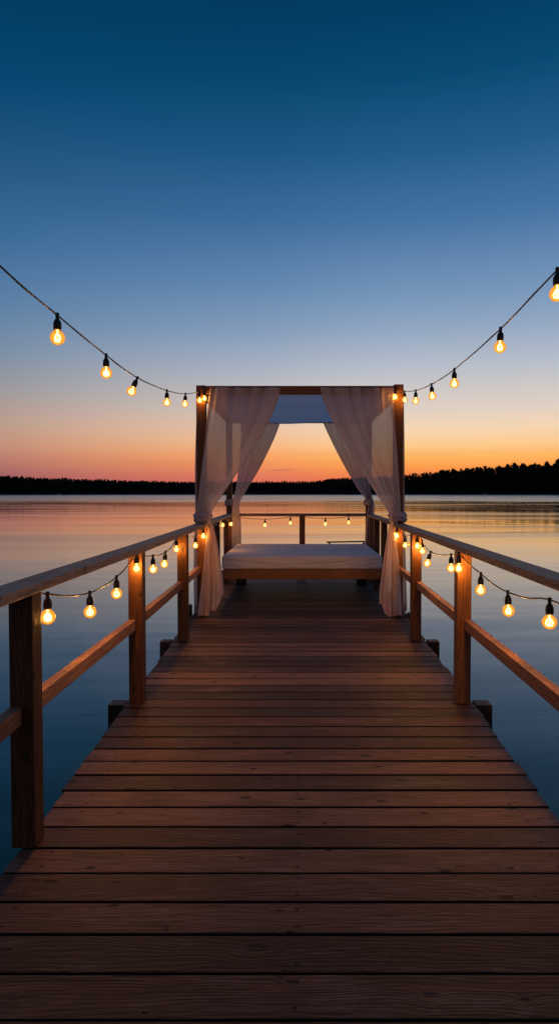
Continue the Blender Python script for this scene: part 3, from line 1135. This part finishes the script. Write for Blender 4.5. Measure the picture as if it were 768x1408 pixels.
def light_string(label, pts, bulbs, power, droop=0.0):
    """cable through pts; bulbs is a list of (point, tilt)"""
    t = thing('string_lights', label, 'string lights', pts[0])
    bm = bmesh.new()
    path = []
    ctrl = []
    for a, b in zip(pts, pts[1:]):
        a, b = Vector(a), Vector(b)
        ctrl.append(a)
        L = (b - a).length
        if droop and L > 0.25:
            ctrl.append((a + b) / 2 - Vector((0, 0, droop * L)))
    ctrl.append(Vector(pts[-1]))
    path = spline(ctrl, 12)
    tube(bm, path, lambda q: 0.0042, 7)
    # second conductor twisted round the first
    tw = []
    acc = 0
    for i, p in enumerate(path):
        if i:
            acc += (path[i] - path[i - 1]).length
        d = (path[min(i + 1, len(path) - 1)] - path[max(i - 1, 0)]).normalized()
        s = d.cross(Vector((0, 0, 1))).normalized()
        u = s.cross(d)
        tw.append(p + (s * math.cos(acc * 9) + u * math.sin(acc * 9)) * 0.0030)
    tube(bm, tw, 0.0022, 6)
    obj('cable', bm, M_CABLE, t, True)
    for p, tilt in bulbs:
        add_bulb(t, p, tilt, power)
    return t


PWR_TOP, PWR_RAIL, PWR_BACK = 15.0, 52.0, 14.0
def depth_for_x(px, X):
    return X * F / (px - 410)


# overhead, left
hang = [(79, 433.5, -1.115), (146, 488.5, -1.125), (189, 519.5, -1.13), (229.5, 537, -1.135), (255, 541.5, -1.14)]
A = [P(px, py, depth_for_x(px, X)) for px, py, X in hang]
endp = P(271, 540.5, 7.72)
corner = [P(274.5, 538.5, 7.72), P(281, 536, 7.71)]
ctl = [Vector((-1.10, -0.6, 2.66)), Vector((-1.10, 0.9, 2.46)), P(0, 365.5, depth_for_x(0, -1.11))] + A + corner + [P(289, 534, 7.715)]
light_string('string of glowing bulbs swooping from the upper left down to the canopy', ctl,
             [(A[0], (0, 0)), (A[1], (0, 0)), (A[2], (0.0, 0.42)), (A[3], (0, 0)), (A[4], (0, 0.06)), (corner[0], (0, 0)), (corner[1], (0, 0))], PWR_TOP)
# overhead, right
hang = [(765.5, 371, 1.13), (687.5, 452, 1.135), (624, 508, 1.14), (592.5, 528.5, 1.15), (571, 537, 1.16), (555.5, 538.5, 1.21)]
A = [P(px, py, depth_for_x(px, X)) for px, py, X in hang]
A[5] = P(555.5, 538, 7.66)
corner = [P(543, 534, 7.71)]
ctl = [Vector((1.13, -0.6, 2.78)), Vector((1.13, 0.9, 2.60))] + A + corner + [P(536, 532, 7.715)]
light_string('string of glowing bulbs swooping from the upper right down to the canopy', ctl,
             [(A[0], (0, 0)), (A[1], (0, 0.03)), (A[2], (0, 0)), (A[3], (0, -0.08)), (A[4], (0, 0)), (A[5], (0, -0.05)), (corner[0], (0, 0))], PWR_TOP)


def rail_string(label, ents, start, power):
    B = []
    for px, py, d, tilt in ents:
        c = P(px, py, d)
        B.append((c + Vector((0, 0, 0.101)), tilt))
    pts = [start] + [b[0] for b in B]
    return light_string(label, pts, B, power, 0.02)


rail_string('row of glowing bulbs hanging below the left handrail', [
    (66, 848, 2.86, (0, 0)), (124, 841, 3.43, (0, 0)), (160.5, 816, 3.93, (0, 0)), (188, 781, 4.475, (0, 0)), (210.5, 782.5, 4.92, (0, 0)),
    (227.7, 775.5, 5.38, (0, 0.1)), (242.5, 755, 6.39, (0, 0)), (255.7, 750, 6.72, (0, 0)), (268.7, 750, 7.2, (0, 0)), (279.5, 737, 7.66, (0, 0)),
    (306, 722, 9.66, (0, 0)), (317.5, 720.5, 10.9, (0, 0))],
    Vector((xpost(-1, 2.7) + 0.03, 2.776, 1.065)), PWR_RAIL)
rail_string('row of glowing bulbs hanging below the right handrail', [
    (754.5, 855, 2.94, (0, 0)), (697, 839.5, 3.52, (0, -0.05)), (660, 811, 4.04, (0, 0)), (630, 781, 4.46, (0, 0)), (619.5, 781, 4.88, (0, 0)),
    (591.5, 775, 5.55, (0, 0.3)), (580, 757.5, 6.37, (0, 0)), (573, 750.5, 6.39, (0, 0)), (565.5, 748, 6.9, (0, 0)), (556.5, 749.5, 7.3, (0, 0)), (545, 736.5, 7.66, (0, 0))],
    Vector((xpost(1, 1.9), 1.9, 1.05)), PWR_RAIL)
back = [(364, 722, 11.24), (399, 719, 11.24), (447, 720.5, 11.24), (479, 718.5, 11.24)]
B = [P(*b) + Vector((0, 0, 0.101)) for b in back]
ctl = [Vector((xpost(-1, 11.28) + 0.09, 11.24, 1.06)), B[0], B[1], Vector((0.066, 11.24, 1.065)), B[2], B[3], Vector((xpost(1, 11.28) - 0.09, 11.24, 1.06))]
light_string('four small glowing bulbs strung under the railing behind the bed', ctl, [(b, (0, 0)) for b in B], PWR_BACK, 0.015)

# ------------------------------------------------------------------ render settings
scene.render.engine = 'CYCLES'
scene.cycles.use_denoising = True
scene.cycles.max_bounces = 8
scene.cycles.transparent_max_bounces = 16
scene.cycles.sample_clamp_indirect = 4.0
scene.cycles.caustics_reflective = False
scene.cycles.caustics_refractive = False
scene.render.resolution_x, scene.render.resolution_y = 558, 1024
scene.view_settings.view_transform = 'Standard'
scene.view_settings.look = 'None'
scene.view_settings.exposure = 0
scene.view_settings.gamma = 1
